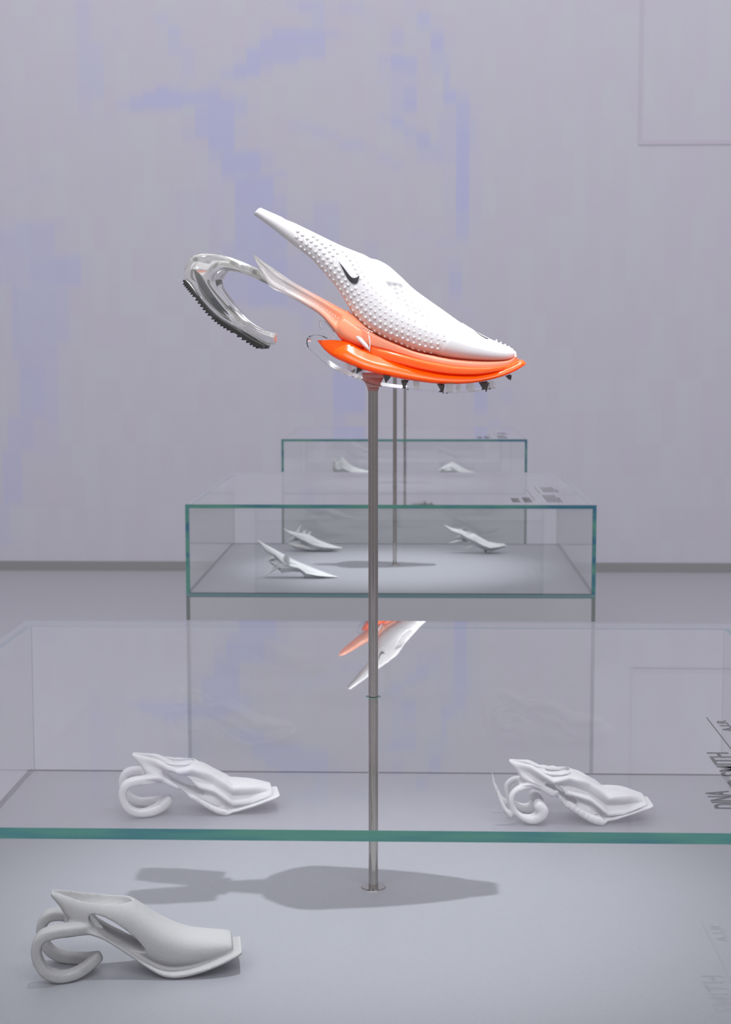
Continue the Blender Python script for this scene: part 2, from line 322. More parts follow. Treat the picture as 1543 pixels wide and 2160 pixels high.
def top_pane(parent, hx, hy, r=0.0105):
    bm = bmesh.new(); N = 48; rings = []
    for z in (HG - T, HG):
        circ = []; sq = []
        for i in range(N):
            a = 2 * math.pi * (i + 0.5) / N; c, s = math.cos(a), math.sin(a)
            circ.append(bm.verts.new((hx + r * c, hy + r * s, z)))
            k = W2 / max(abs(c), abs(s)); sq.append(bm.verts.new((k * c, k * s, z)))
        cn = {}
        rings.append((circ, sq))
    (c0, s0), (c1, s1) = rings
    corners = {}
    for zi, z in enumerate((HG - T, HG)):
        for sx in (1, -1):
            for sy in (1, -1): corners[(zi, sx, sy)] = bm.verts.new((sx * W2, sy * W2, z))
    mids = {}
    def mid(v):      # the rim catches the eye through the top, the rest of the edge is folded away by refraction
        if v not in mids: mids[v] = bm.verts.new((v.co.x, v.co.y, HG - 0.0032))
        return mids[v]
    def side(v):  # which corner lies between two neighbouring square points
        return abs(abs(v.co.x) - W2) < 1e-6
    for i in range(N):
        j = (i + 1) % N
        between = side(s1[i]) != side(s1[j])
        cs = None
        if between: cs = (1 if s1[i].co.x + s1[j].co.x > 0 else -1, 1 if s1[i].co.y + s1[j].co.y > 0 else -1)
        t = [c1[i], s1[i]] + ([corners[(1, *cs)]] if cs else []) + [s1[j], c1[j]]
        b = [c0[i], c0[j], s0[j]] + ([corners[(0, *cs)]] if cs else []) + [s0[i]]
        bm.faces.new(t).material_index = 0; bm.faces.new(b).material_index = 0
        bm.faces.new([c1[i], c1[j], c0[j], c0[i]]).material_index = 0
        for a, b in (((s0[i], s1[i]), (corners[(0, *cs)], corners[(1, *cs)])), ((corners[(0, *cs)], corners[(1, *cs)]), (s0[j], s1[j]))) if cs else (((s0[i], s1[i]), (s0[j], s1[j])),):
            ma, mb = mid(a[1]), mid(b[1])
            bm.faces.new([a[0], b[0], mb, ma]).material_index = 1; bm.faces.new([ma, mb, b[1], a[1]]).material_index = 2
    bmesh.ops.recalc_face_normals(bm, faces=bm.faces)
    o = link('top_pane', bm, [M_glass, M_edgetop, M_edgerim], parent)
    ring = [(hx + r * math.cos(a), hy + r * math.sin(a), HG - 0.0006) for a in np.linspace(0, 2 * math.pi, 49)]
    link('hole_rim', tube_mesh(ring, 0.0006, 0.0007, m=6, side=(0, 0, 1)), M_edge, o, True)
    return o

PL = ['grey square display plinth nearest the camera, under the large glass hood', 'grey square display plinth in the middle of the row, below the middle glass hood',
      'grey square display plinth farthest back, nearest the lilac wall']
GL = ['large clear glass hood with green edges and grey lettering, nearest the camera', 'clear glass hood with green edges in the middle of the row, over three faceted shoes',
      'clear glass hood with green edges farthest back, smallest in view near the wall']
hoods = []
for k, (cx, cy) in enumerate(CASES):
    p = empty('display_plinth', (cx, cy, 0), PL[k], 'plinth', 'row of display plinths')
    i2 = W2 - T
    bm = bmesh.new(); box(bm, -i2, i2, -i2, i2, 0, HP - T); link('plinth_body', bm, M_plinth, p)
    bm = bmesh.new(); fs = box(bm, -W2, W2, -W2, W2, HP - T + 0.0003, HP); bm.normal_update()
    for f in fs: f.material_index = 0 if abs(f.normal[2]) > 0.9 else 1
    link('top_plate', bm, [M_plinth, M_plate], p)
    for a, (x0, x1, y0, y1) in enumerate(((-i2, i2, -W2, -i2 - 0.0003), (-i2, i2, i2 + 0.0003, W2), (-W2, -i2 - 0.0003, -W2, W2), (i2 + 0.0003, W2, -W2, W2))):
        bm = bmesh.new(); fs = box(bm, x0, x1, y0, y1, 0.0, HP - T - 0.0005); bm.normal_update()
        for f in fs: f.material_index = 0 if abs(f.normal[1 if a < 2 else 0]) > 0.9 else 1
        link('side_panel', bm, [M_clad, M_cladedge], p)
    h = empty('glass_hood', (cx, cy, HP), GL[k], 'glass case', 'glass hoods on the plinths'); hoods.append(h)
    px, py = POLES[k]
    top_pane(h, px - cx, py - cy)
    pane('side_pane', -i2, i2, -W2, -i2, 0, HG - T, 1, h); pane('side_pane', -i2, i2, i2, W2, 0, HG - T, 1, h)
    pane('side_pane', -W2, -i2, -W2, W2, 0, HG - T, 0, h); pane('side_pane', i2, W2, -W2, W2, 0, HG - T, 0, h)

# lettering printed on the glass tops, read from the right-hand side
def lettering(s, x_top, y0, cap, length, parent, mt, name='printed_lettering'):
    cu = bpy.data.curves.new('t', 'FONT'); cu.body = s; cu.size = 1.0; cu.resolution_u = 3; cu.offset = 0.012
    o = bpy.data.objects.new('t', cu); COL.objects.link(o)
    dg = bpy.context.evaluated_depsgraph_get(); me = bpy.data.meshes.new_from_object(o.evaluated_get(dg))
    bpy.data.objects.remove(o); bpy.data.curves.remove(cu)
    V = np.array([v.co[:] for v in me.vertices]); lo = V.min(0); hi = V.max(0)
    for v in me.vertices:
        u = (v.co.x - lo[0]) / (hi[0] - lo[0]) * length; t = (v.co.y - lo[1]) / (hi[1] - lo[1]) * cap
        v.co = (x_top + cap - t, y0 + u, HG + 0.0004)
    return link(name, me, mt, parent)
h = hoods[0]
lettering('DINA', 0.4035, -0.5590, 0.0278, 0.0715, h, M_text)
lettering('ASHER-SMITH', 0.4370, -0.5590, 0.0278, 0.2480, h, M_text)
lettering('A.I.R', 0.4803, -0.1990, 0.0145, 0.0640, h, M_text)
bm = bmesh.new(); box(bm, 0.4712, 0.4722, -0.56, -0.119, HG + 0.0002, HG + 0.0006); link('printed_rule', bm, M_text, h)
for h in hoods[1:]:               # print too small to read at this distance: lines of tone
    bm = bmesh.new(); z0, z1 = HG + 0.0002, HG + 0.0006
    def line(x0, x1, y0, y1): box(bm, x0, x1, y0, y1, z0, z1)
    for (x, y0, y1, n) in ((0.392, -0.56, -0.415, 9), (0.430, -0.56, -0.39, 11)):
        for i in range(n):
            yy = y0 + (y1 - y0) * i / n; line(x, x + 0.026, yy, yy + 0.005); line(x + (0.0 if i % 2 else 0.011), x + (0.004 if i % 2 else 0.015), yy, yy + 0.010)
    for (x0, x1, y0, y1) in ((0.504, 0.556, -0.56, -0.30), (0.520, 0.575, -0.20, 0.00)):
        n = 6
        for i in range(n):
            x = x0 + (x1 - x0) * i / n; e = y1 - (0.1 if i == n - 1 else random.uniform(0, 0.02))
            for q in range(7): line(x, x + 0.005, y0 + (e - y0) * q / 7, y0 + (e - y0) * (q + 0.8) / 7)
    link('printed_text_block', bm, M_textf, h, kind='stuff')
    bm = bmesh.new(); box(bm, 0.466, 0.468, -0.50, -0.11, HG + 0.0002, HG + 0.0006); link('printed_rule', bm, M_textf, h)
    bm = bmesh.new(); box(bm, 0.500, 0.502, -0.26, 0.0, HG + 0.0002, HG + 0.0006); link('printed_rule', bm, M_textf, h)

# ------------------------------------------------------------------ the raised running shoe (profile drawn in sketch units, then metres)
SK = 0.0006686
def S(px, py):
    dx = px - 787.0; k = 1 + 1.83e-5 * dx
    return SK * dx * k, SK * (822.0 - py) * k
def Sinv(x, z):
    dx = x / SK
    for _ in range(3): dx = x / (SK * (1 + 1.83e-5 * dx))
    return dx + 787.0, 822.0 - z / (SK * (1 + 1.83e-5 * dx))

def pair_loft(rows, n, mseg, e=2.0, yoff=None, shape=None):
    """rows: [top x, top y, bottom x, bottom y, half width (m)]; a body lofted between the two outlines"""
    C = crom(rows, n); rings = []
    for i, r in enumerate(C):
        tx, tz = S(r[0], r[1]); bx, bz = S(r[2], r[3]); w = max(r[4], 0.0008); y0 = r[5] if len(r) > 5 else 0.0
        ring = []
        for j in range(mseg):
            th = 2 * math.pi * j / mseg; v = 0.5 + 0.5 * se(math.cos(th), e); y = w * se(math.sin(th), e)
            if shape: v, y = shape(i / (n - 1), v, y, w)
            ring.append((bx + (tx - bx) * v, y0 + y, bz + (tz - bz) * v))
        rings.append(ring)
    return from_rings(rings)

UP = [[550, 438.7, 534.7, 452.5, .016], [600, 461, 577, 484, .021], [646, 483, 616, 515, .025], [690, 504.5, 656, 546, .029], [725, 521, 685, 578, .033],
      [758, 534, 710, 607, .036], [784, 544, 732, 642, .040], [816, 559.5, 751, 672, .043], [843, 582, 776, 695, .045], [872, 609.5, 806, 713, .047],
      [905, 634, 840, 728, .048], [937, 656.5, 876, 742, .048], [970, 680, 915, 750, .047], [1000, 698.5, 955, 757, .044], [1028, 714, 1000, 761, .039],
      [1055, 726.5, 1043, 762, .031], [1076, 735, 1073, 759, .020], [1087, 745, 1085.5, 751, .006]]
def up_shape(t, v, y, w):
    q = abs(y) / w
    if v > 0.5 and 0.03 < t < 0.52:          # the open mouth between tail and ankle, seen only from above
        g = min(1, (t - 0.03) / 0.06, (0.52 - t) / 0.20); k = min(1, (v - 0.5) / 0.25); v += g * (1 - v) * 0.85 * k; g = max(0, min(1, (t - 0.05) / 0.06, (0.38 - t) / 0.16)); g = g * g * (3 - 2 * g); v -= g * 0.5 * max(0, 1 - (q / 0.72) ** 2)
    q = max(0, min(1, (t - 0.3) / 0.25)); q = q * q * (3 - 2 * q); return v, y * (1 + q * (0.04 - 0.16 * v))
PANEL = [(816, 599), (850, 601), (884, 622), (912, 641), (936, 658), (934, 668), (914, 679), (892, 676), (866, 661), (843, 636), (828, 616)]
def inside(poly, x, y):
    """signed distance-like value: >0 inside"""
    s = False; dmin = 1e9; n = len(poly)
    for i in range(n):
        x0, y0 = poly[i]; x1, y1 = poly[(i + 1) % n]
        if (y0 > y) != (y1 > y) and x < (x1 - x0) * (y - y0) / (y1 - y0) + x0: s = not s
        t = max(0, min(1, ((x - x0) * (x1 - x0) + (y - y0) * (y1 - y0)) / ((x1 - x0) ** 2 + (y1 - y0) ** 2)))
        dmin = min(dmin, math.hypot(x - x0 - t * (x1 - x0), y - y0 - t * (y1 - y0)))
    return dmin if s else -dmin

def swoosh(scale=1.0):
    top = [(793, 538), (816, 566), (840, 594), (860, 620), (880, 646), (893, 663), (905, 675), (918, 684), (930, 687), (943, 686.5), (955, 682), (967, 674), (978, 666)]
    bot = [(793, 538), (808, 564), (824, 592), (840, 620), (858, 653), (874, 680), (890, 703), (908, 721), (925, 730), (940, 732), (955, 728), (967, 712), (978, 666)]
    return [((520 + a / 4.0605), 420 + b / 4.0605) for a, b in top], [((520 + a / 4.0605), 420 + b / 4.0605) for a, b in bot]

def strip_on(bvh, A, B, cast, off, nsub=4):
    """thin print lying on the surface between two outlines"""
    V = []; F = []; n = len(A)
    for i in range(n):
        for j in range(nsub + 1):
            t = j / nsub; a = cast(A[i][0] * (1 - t) + B[i][0] * t, A[i][1] * (1 - t) + B[i][1] * t)
            V.append(a)
    V2 = []
    for o, dr in V:
        hit, nrm, _, _ = bvh.ray_cast(Vector(o), Vector(dr))
        V2.append(tuple(hit + nrm * off) if hit else None)
    ok = [v for v in V2 if v]
    for i, v in enumerate(V2):
        if v is None: V2[i] = V2[i - 1] or ok[0]
    for i in range(n - 1):
        for j in range(nsub):
            a = i * (nsub + 1) + j; F.append((a, a + 1, a + nsub + 2, a + nsub + 1))
    me = bpy.data.meshes.new('print'); me.from_pydata(V2, [], F); me.validate()
    return me

def sculpture(loc, label):
    root = empty('track_shoe', loc, label, 'shoe', 'running shoes on steel stands')
    # --- white upper
    me = pair_loft(UP, 230, 170, 2.25, shape=up_shape)
    nv = len(me.vertices); co = np.empty(nv * 3); no = np.empty(nv * 3); me.vertices.foreach_get('co', co); co = co.reshape(-1, 3)
    me.vertex_normals.foreach_get('vector', no); no = no.reshape(-1, 3)
    for i in range(nv):
        x, y, z = co[i]; px, py = Sinv(x, z); dsp = 0.0
        if abs(no[i][1]) > 0.15 and 805 < px < 950 and 590 < py < 690:
            q = inside(PANEL, px, py)
            if q > -2:
                k = max(0, min(1, (q + 2) / 3)); dsp -= 0.0022 * k
                if q > 1.5:
                    a = (px * 0.86 + py * 0.50) / 15.0; b = (-px * 0.36 + py * 0.93) / 8.2
                    r = math.hypot((a + 0.5 * (math.floor(b) % 2)) % 1 - 0.5, (b % 1 - 0.5)); dsp -= 0.0030 * max(0, min(1, (0.44 - r) / 0.12))
        if px > 908:                                   # smooth toe cap stands a little proud
            edge = (px - 918) * 0.80 + (py - 752) * 0.62
            dsp += 0.0009 * max(0, min(1, edge / 3.0))
        if px > 790 and py < 700 and (px - 816) * 0.59 - (py - 559) * 0.81 > 38 and px < 905: dsp -= 0.0
        co[i] += no[i] * dsp
    me.vertices.foreach_set('co', co.ravel()); me.update()
    link('upper', me, M_white, root, True)
    bm = bmesh.new(); bm.from_mesh(me); bvh = BVHTree.FromBMesh(bm); bm.free()
    # --- rows of small moulded pimples
    bm = bmesh.new(); C = crom(UP, 400)
    rnd = random.Random(3); cum = np.concatenate([[0], np.cumsum(np.hypot(np.diff(C[:, 2]), np.diff(C[:, 3])))])
    for row in range(8):
        s = 95 + 7.0 * (row % 2)
        while s < cum[-1]:
            i = int(np.searchsorted(cum, s)); s += 12.6
            if i >= 400: break
            r = C[i]; L = math.hypot(r[0] - r[2], r[1] - r[3]); dd = 6.5 + 11.0 * row
            if dd > L - 8: continue
            v = dd / L; px = r[2] + (r[0] - r[2]) * v; py = r[3] + (r[1] - r[3]) * v
            if px < 640 and row > 3 or px > 925 + 6 * row or px < 622 + 6 * abs(row - 2): continue
            if 708 < px < 768 and -6 < (px - 715) * 0.80 - (py - 552) * -0.0 - 0 and abs((px - 738) * 0.78 - (py - 578) * 0.62) < 11 and 546 < py < 606: continue
            if inside(PANEL, px, py) > -9: continue
            fade = max(0.0, 1 - max(0, row - 2) / 5.0) * (1 - 0.75 * max(0, min(1, (px - 800) / 120.0)) * (row / 6.0))
            if (px - 918) * 0.80 + (py - 752) * 0.62 > -4: continue
            if fade < 0.12: continue
            rad = (0.0019 + 0.0012 * fade)
            x, z = S(px, py)
            for sd in (-1, 1):
                hit, nrm, _, _ = bvh.ray_cast(Vector((x, sd * 0.2, z)), Vector((0, -sd, 0)))
                if hit is None: continue
                hgt = 0.0018 * fade + 0.0003
                q = nrm.to_track_quat('Z', 'Y').to_matrix().to_4x4()
                M = Matrix.Translation(hit + nrm * (hgt / 2 - 0.0004)) @ q
                bmesh.ops.create_cone(bm, cap_ends=True, segments=7, radius1=rad, radius2=rad * 0.5, depth=hgt, matrix=M)
    link('pimple_texture', bm, M_white, root, True, kind='stuff')
    # --- toe ridges
    for px, py in ((1044, 722), (1053, 726.5), (1062, 731), (1070, 735.5), (1077, 741), (1083, 747)):
        x, z = S(px, py); bm = bmesh.new()
        vs = [bm.verts.new(p) for y in (-0.010, 0.010) for p in ((x - 0.004, y, z - 0.002), (x + 0.0035, y, z - 0.0045), (x + 0.0025, y * 0.8, z + 0.0036))]
        for f in ((0, 1, 2), (5, 4, 3), (0, 3, 4, 1), (1, 4, 5, 2), (2, 5, 3, 0)): bm.faces.new([vs[i] for i in f])
        bmesh.ops.recalc_face_normals(bm, faces=bm.faces); link('toe_ridge', bm, M_white, root)
    # --- the curved tick mark on both sides, and one across the toe
    A, B = swoosh()
    for sd in (-1, 1):
        mm = strip_on(bvh, [S(*p) for p in A], [S(*p) for p in B], lambda x, z: ((x, sd * 0.2, z), (0, -sd, 0)), 0.0022)
        link('tick_logo', mm, M_logo, root, label='charcoal curved tick mark')
    a0 = [( (p[0] - 715.3) / 45.6, (p[1] - 552.5) / 48) for p in A]; b0 = [((p[0] - 715.3) / 45.6, (p[1] - 552.5) / 48) for p in B]
    x0, _ = S(982, 690); x1, _ = S(1030, 712)
    f2 = lambda q: (x0 + (x1 - x0) * q[0], -0.006 - 0.016 * q[1])
    mm = strip_on(bvh, [f2(q) for q in a0], [f2(q) for q in b0], lambda x, y: ((x, y, 0.5), (0, 0, -1)), 0.0009)
    link('tick_logo', mm, M_logo, root, label='charcoal curved tick mark across the toe')
    # --- midsole, gel layer, orange hull
    mid = [[735, 655, 716, 668, .020], [752, 676, 742, 700, .030], [776, 695, 776, 728, .040], [806, 712, 815, 739, .044], [840, 727, 857, 751, .047], [876, 741, 895, 762, .049], [915, 750, 930, 769, .049],
           [955, 757, 962, 774, .046], [1000, 761, 1004, 778, .041], [1043, 762, 1044, 777, .033], [1073, 759, 1074, 771, .022], [1089, 748, 1090, 764, .006]]
    link('midsole', pair_loft(mid, 90, 48, 6.0), M_salmon, root, True)
    gel = [[770, 722, 768, 742, .030], [790, 730, 786, 752, .042], [820, 738, 818, 762, .050], [857, 748, 857, 772, .054], [895, 758, 895, 781, .055], [930, 765, 932, 787, .054], [962, 770, 966, 790, .050],
           [1004, 773, 1006, 790, .044], [1044, 772, 1046, 784, .035], [1074, 767, 1076, 776, .023], [1092, 756, 1096, 767, .006]]
    link('gel_layer', pair_loft(gel, 80, 48, 6.0), M_gel, root, True)
    hull = [[668, 717.5, 669, 719, .001], [685, 716.5, 684, 737, .020], [708, 717, 704, 753, .036], [735, 721, 730, 765, .048], [765, 736, 760, 777, .055], [795, 747, 790, 786, .058], [830, 755, 826, 794.5, .059],
            [870, 766, 868, 802, .058], [915, 776, 915, 808, .056], [960, 783, 960, 809.5, .051], [1005, 785, 1005, 806, .044], [1045, 778, 1048, 797, .036], [1078, 766, 1080, 785, .030], [1098, 759, 1098, 775, .025], [1107.5, 766, 1107.5, 767.5, .020]]
    def chine(t, v, y, w):                      # flat-sided hull with a chine line two thirds of the way up
        q = abs(y) / w
        return v, y
    def hull_loft():
        Cc = crom(hull, 120); rings = []
        prof = [(1.0, 0.0), (1.0, .50), (.98, .72), (.90, .80), (.62, .90), (.585, .935), (.30, .99), (.18, 1.0), (.10, .96), (.03, .75), (0.0, 0.0)]
        prof = prof + [(v, -q) for v, q in prof[-2:0:-1]]
        for r in Cc:
            tx, tz = S(r[0], r[1]); bx, bz = S(r[2], r[3]); w = max(r[4], .0006)
            rings.append([(bx + (tx - bx) * v, w * q, bz + (tz - bz) * v) for v, q in prof])
        return from_rings(rings)
    hm = hull_loft(); o = link('orange_hull', hm, M_orange, root, True)
    # bright moulding line along the hull
    ln = [(812, 755.5), (870, 770), (938, 784), (1002, 787.5), (1061, 777), (1090, 764)]
    P = crom([[*S(a, b)] for a, b in ln], 50); path = []
    hb = bmesh.new(); hb.from_mesh(hm); hv = BVHTree.FromBMesh(hb); hb.free()
    for x, z in P:
        hit, nrm, _, _ = hv.ray_cast(Vector((x, -0.2, z)), Vector((0, 1, 0)))
        if hit: path.append((x, hit.y - 0.0002, z))
    link('moulding_line', tube_mesh(path, 0.0006, 0.0006, m=6), M_gel, root, True)
    # --- clear strut (spear) that carries the heel
    st = [[533, 535.5, 533.8, 537.5, .001, 0], [546, 544.5, 541.5, 556, .010, 0], [562, 556, 551, 575, .017, 0], [587, 572.7, 567, 603, .024, 0], [612, 590, 602, 622, .028, 0], [638, 605.5, 638, 641, .030, 0],
          [676, 626, 674, 664, .030, 0], [715, 647, 698, 690, .034, 0], [745, 663, 720, 717, .038, 0], [770, 684, 752, 733, .038, 0], [800, 708, 785, 742, .028, 0]]
    def spear(t, v, y, w): return v, y * (0.55 + 0.45 * abs(2 * v - 1) ** 1.2) if t < 0.75 else y
    st = [[x0, y0, x1, y1, max(w0, .022) if i > 0 else .012, 0] for i, (x0, y0, x1, y1, w0, _) in enumerate(st)]
    link('heel_strut', pair_loft(st, 70, 30, 2.6, shape=spear), M_strut, root, True)
    bm = bmesh.new()
    for k in range(15):
        t = k / 14; px = 660 + 86 * t; py = 637 + 51 * t + 4 * t * t
        x, z = S(px, py); r = 0.0008 + 0.0006 * t; bmesh.ops.create_icosphere(bm, subdivisions=1, radius=r, matrix=Matrix.Translation((x, -0.0245 - 0.006 * t, z)))
    for k in range(8):
        t = k / 7; px = 756 + 30 * t; py = 686 + 14 * t; x, z = S(px, py)
        bmesh.ops.create_icosphere(bm, subdivisions=1, radius=0.0009 + 0.0005 * t, matrix=Matrix.Translation((x, -0.0375, z)))
    link('bead_row', bm, M_white, root, True, kind='stuff')
    glint = [[728, 683, 727, 685, .002, -.030], [745, 695, 741, 703, .005, -.0325], [762, 709, 757, 719, .0045, -.0345], [776, 724, 771, 733, .0045, -.036], [784, 737, 783, 742, .002, -.0365]]  # gloss highlights on the strut, shaped as solid white slivers
    link('white_glint', pair_loft(glint, 24, 12, 2.0), M_white, root, True)
    glint = [[780, 699, 776, 703, .002, -.038], [783, 716, 780, 718, .002, -.040], [783, 730, 781, 731, .002, -.041], [782, 742, 781, 743, .002, -.041]]
    link('white_glint', pair_loft(glint, 16, 10, 2.0), M_white, root, True)
    # --- clear heel loop in two prongs, with black studded treads
    LP = [[545, 566, 567, 601], [512, 552, 530, 584], [477, 540, 500, 573], [435, 535, 476, 569.5], [410, 543, 466, 575], [397, 565, 460, 583], [396.5, 588, 458.5, 594], [408, 603, 461, 603], [424, 623, 470, 616],
          [446, 650, 486, 637], [468, 670, 502, 656], [495, 687, 521, 674], [534, 711.5, 545, 690], [563, 727, 568, 698], [577, 726, 578, 701.5]]
    ms = []
    for sd in (-1, 1):
        rows = []
        for i, r in enumerate(LP):
            t = i / (len(LP) - 1); sp = max(0, math.sin(math.pi * min(1, t * 1.15)))
            rows.append(r + [0.021 + 0.006 * sp, sd * (0.013 + 0.033 * sp)])
        ms.append(pair_loft(rows, 110, 24, 3.2))
    link('heel_loop', join_meshes(ms), M_loop, root, True)
    # smoky slot let into the near face of each prong
    so = [(418, 572), (423, 590), (437, 614), (457, 640), (489, 664)]; si = [(419, 571), (432, 583), (446, 606), (465, 633), (490, 663)]
    so, si = crom(so, 24), crom(si, 24)
    for sd in (-1, 1):
        V = []; F = []
        for k, (p, q) in enumerate(zip(so, si)):
            for (a, b) in ((p[0], p[1]), (q[0], q[1])):
                x, z = S(a, b); V += [(x, sd * 0.066, z), (x, sd * 0.060, z)]
            if k:
                a = (k - 1) * 4; b = k * 4
                F += [(a, a + 2, b + 2, b), (a + 1, b + 1, b + 3, a + 3), (a, b, b + 1, a + 1), (a + 2, a + 3, b + 3, b + 2)]
        mm = bpy.data.meshes.new('slot'); mm.from_pydata(V, [], F); link('slot_inlay', mm, M_slot, root, label='smoky grey slot in the clear loop')
    outer = crom([[398, 592], [410, 607], [426, 626], [447, 652], [469, 672.5], [496, 690], [534, 714], [560, 728]], 60)
    for sd in (-1, 1):
        rings = []
        for i, (a, b) in enumerate(outer):
            t = i / 59; d0 = outer[min(i + 1, 59)] - outer[max(i - 1, 0)]; d0 /= np.hypot(*d0); nx, nz = -d0[1], d0[0]
            th = 3.5 + 4.5 * t; yc = sd * (0.046 - 0.030 * max(0, t - 0.55)); hw = 0.026
            x, z = S(a - nx * 0.5, b - nz * 0.5); x2, z2 = S(a + nx * th, b + nz * th)
            rings.append([(x, yc - hw, z), (x, yc + hw, z), (x2, yc + hw, z2), (x2, yc - hw, z2)])
        tr = link('tread', from_rings(rings), M_black, root, label='black rubber tread under the clear loop')
        for k in range(26):
            i = 3 + int(k * 56 / 26); a, b = outer[i]; d0 = outer[min(i + 1, 59)] - outer[i - 1]; d0 /= np.hypot(*d0); nx, nz = -d0[1], d0[0]; th = 3.0 + 4.5 * i / 59
            for row in (-1, 1):
                x, z = S(a + nx * th, b + nz * th); x2, z2 = S(a + nx * (th + 6) - d0[0] * 2.0, b + nz * (th + 6) - d0[1] * 2.0); yy = sd * (0.046 - 0.030 * max(0, i / 59 - 0.55)) + row * 0.016
                bm = bmesh.new(); cone_bm(bm, (x, yy, z), (x2, yy, z2), 0.0034, 4, 0.0003, math.pi / 4); link('tread_spike', bm, M_black, tr)
    # --- clear spike plate under the hull, its curl, lugs, studs and the collar on the pole
    pl = [(690, 713), (672, 706), (655, 709), (650, 717), (651, 727.5), (658.5, 737), (673.7, 749.4), (687, 761), (707.5, 775), (727.7, 784.5), (761, 797.5), (800, 810), (859, 817.7), (900, 822), (936, 826), (965, 826), (1005, 823), (1042, 816.5)]
    wd = [.010, .022, .030, .034, .040, .050, .062, .072, .082, .088, .088, .084, .078, .072, .066, .060, .050, .040]
    P = crom([[*S(a, b), q] for (a, b), q in zip(pl, wd)], 90); rings = []
    for i, (x, z, q) in enumerate(P):
        d0 = P[min(i + 1, 89)][:2] - P[max(i - 1, 0)][:2]; d0 /= np.hypot(*d0); nx, nz = -d0[1] * 0.0006, d0[0] * 0.0006
        rings.append([(x + nx, -q, z + nz), (x + nx, q, z + nz), (x - nx, q, z - nz), (x - nx, -q, z - nz)])
    link('spike_plate', from_rings(rings), M_clear, root)
    cl = [(704, 713), (690, 703), (677, 692), (673, 682), (675, 676), (683, 677), (694, 688), (706, 702)]
    P = [(*S(a, b),) for a, b in cl]
    link('plate_curl', tube_mesh([(x, 0.0, z) for x, z in P], 0.0007, 0.018, n=40, m=8, e=3), M_clear, root, True)
    for (a, b, c, dd, yy) in ((728, 740, 765, 781, -.040), (742, 754, 769, 786, -.046), (758, 768, 777, 793, -.040), (872, 885, 800, 819, -.045), (942, 957, 805, 826, -.046), (963, 972, 810, 826, -.040), (985, 1000, 808, 825, -.040), (1030, 1043, 804, 818, -.030)):
        for sd in (-1, 1):
            x0, z0 = S(a, dd); x1, z1 = S(b, c); bm = bmesh.new(); box(bm, x0, x1, sd * -yy - 0.006, sd * -yy + 0.006, z0, z1, bev=0.0008); link('clear_lug', bm, M_loop, root)
    for (bx, by, tx, ty, r, yy) in ((817.5, 790, 815.5, 806, .0078, -.052), (854, 803, 853, 818.5, .0068, -.048), (931, 810, 933.5, 828, .0064, -.050), (1021.5, 806.5, 1023.5, 825, .0074, -.038), (1073, 792, 1075.5, 801.5, .0046, -.020), (760, 776, 754, 787, .0045, -.044), (744, 780, 747, 786, .003, -.03)):
        for sd in (-1, 1):
            x0, z0 = S(bx, by); x1, z1 = S(tx, ty); bm = bmesh.new(); cone_bm(bm, (x0, sd * -yy, z0), (x1, sd * -yy, z1), r, 4, 0.0006, math.pi / 4 * (1 if sd < 0 else 0.6)); link('track_spike', bm, M_stud, root)
    return root

POLE_H = 0.728
def cyl(bm, r1, r2, z0, z1, seg):
    bmesh.ops.create_cone(bm, cap_ends=True, segments=seg, radius1=r1, radius2=r2, depth=z1 - z0, matrix=Matrix.Translation((0, 0, (z0 + z1) / 2)))
    for f in bm.faces: f.smooth = len(f.verts) == 4
    for e in bm.edges: e.smooth = all(len(f.verts) == 4 for f in e.link_faces)

def stand(loc, label, h=POLE_H):
    r = empty('steel_stand', loc, label, 'stand', 'steel stands for the raised shoes')
    bm = bmesh.new(); cyl(bm, .0070, .0070, .002, h, 48); link('pole', bm, M_steel, r)
    bm = bmesh.new(); cyl(bm, .0182, .0178, 0, .002, 48); link('base_disc', bm, M_steel, r)
    bm = bmesh.new(); cyl(bm, .0072, .0072, .002, .007, 48); link('base_socket', bm, M_steel, r)
    bm = bmesh.new()
    for (r1, r2, z0, z1) in ((.0074, .0082, -0.002, 0.003), (.0082, .0150, 0.003, 0.017), (.0150, .0165, 0.017, 0.024)):
        bmesh.ops.create_cone(bm, cap_ends=True, segments=28, radius1=r1, radius2=r2, depth=z1 - z0, matrix=Matrix.Translation((0, 0, h + (z0 + z1) / 2)))
    link('pole_collar', bm, M_collar, r, True)
    return r
SL = ['slim steel pole stand nearest the camera, carrying the large white and orange shoe', 'slim steel pole stand through the middle glass hood', 'slim steel pole stand through the farthest glass hood']
RL = ['white and orange running shoe with clear heel loop, high on the nearest pole', 'white and orange running shoe on the middle pole, seen mirrored in the nearest glass top',
      'white running shoe with brown sole on the farthest pole, behind the nearer shoes']
hero = None
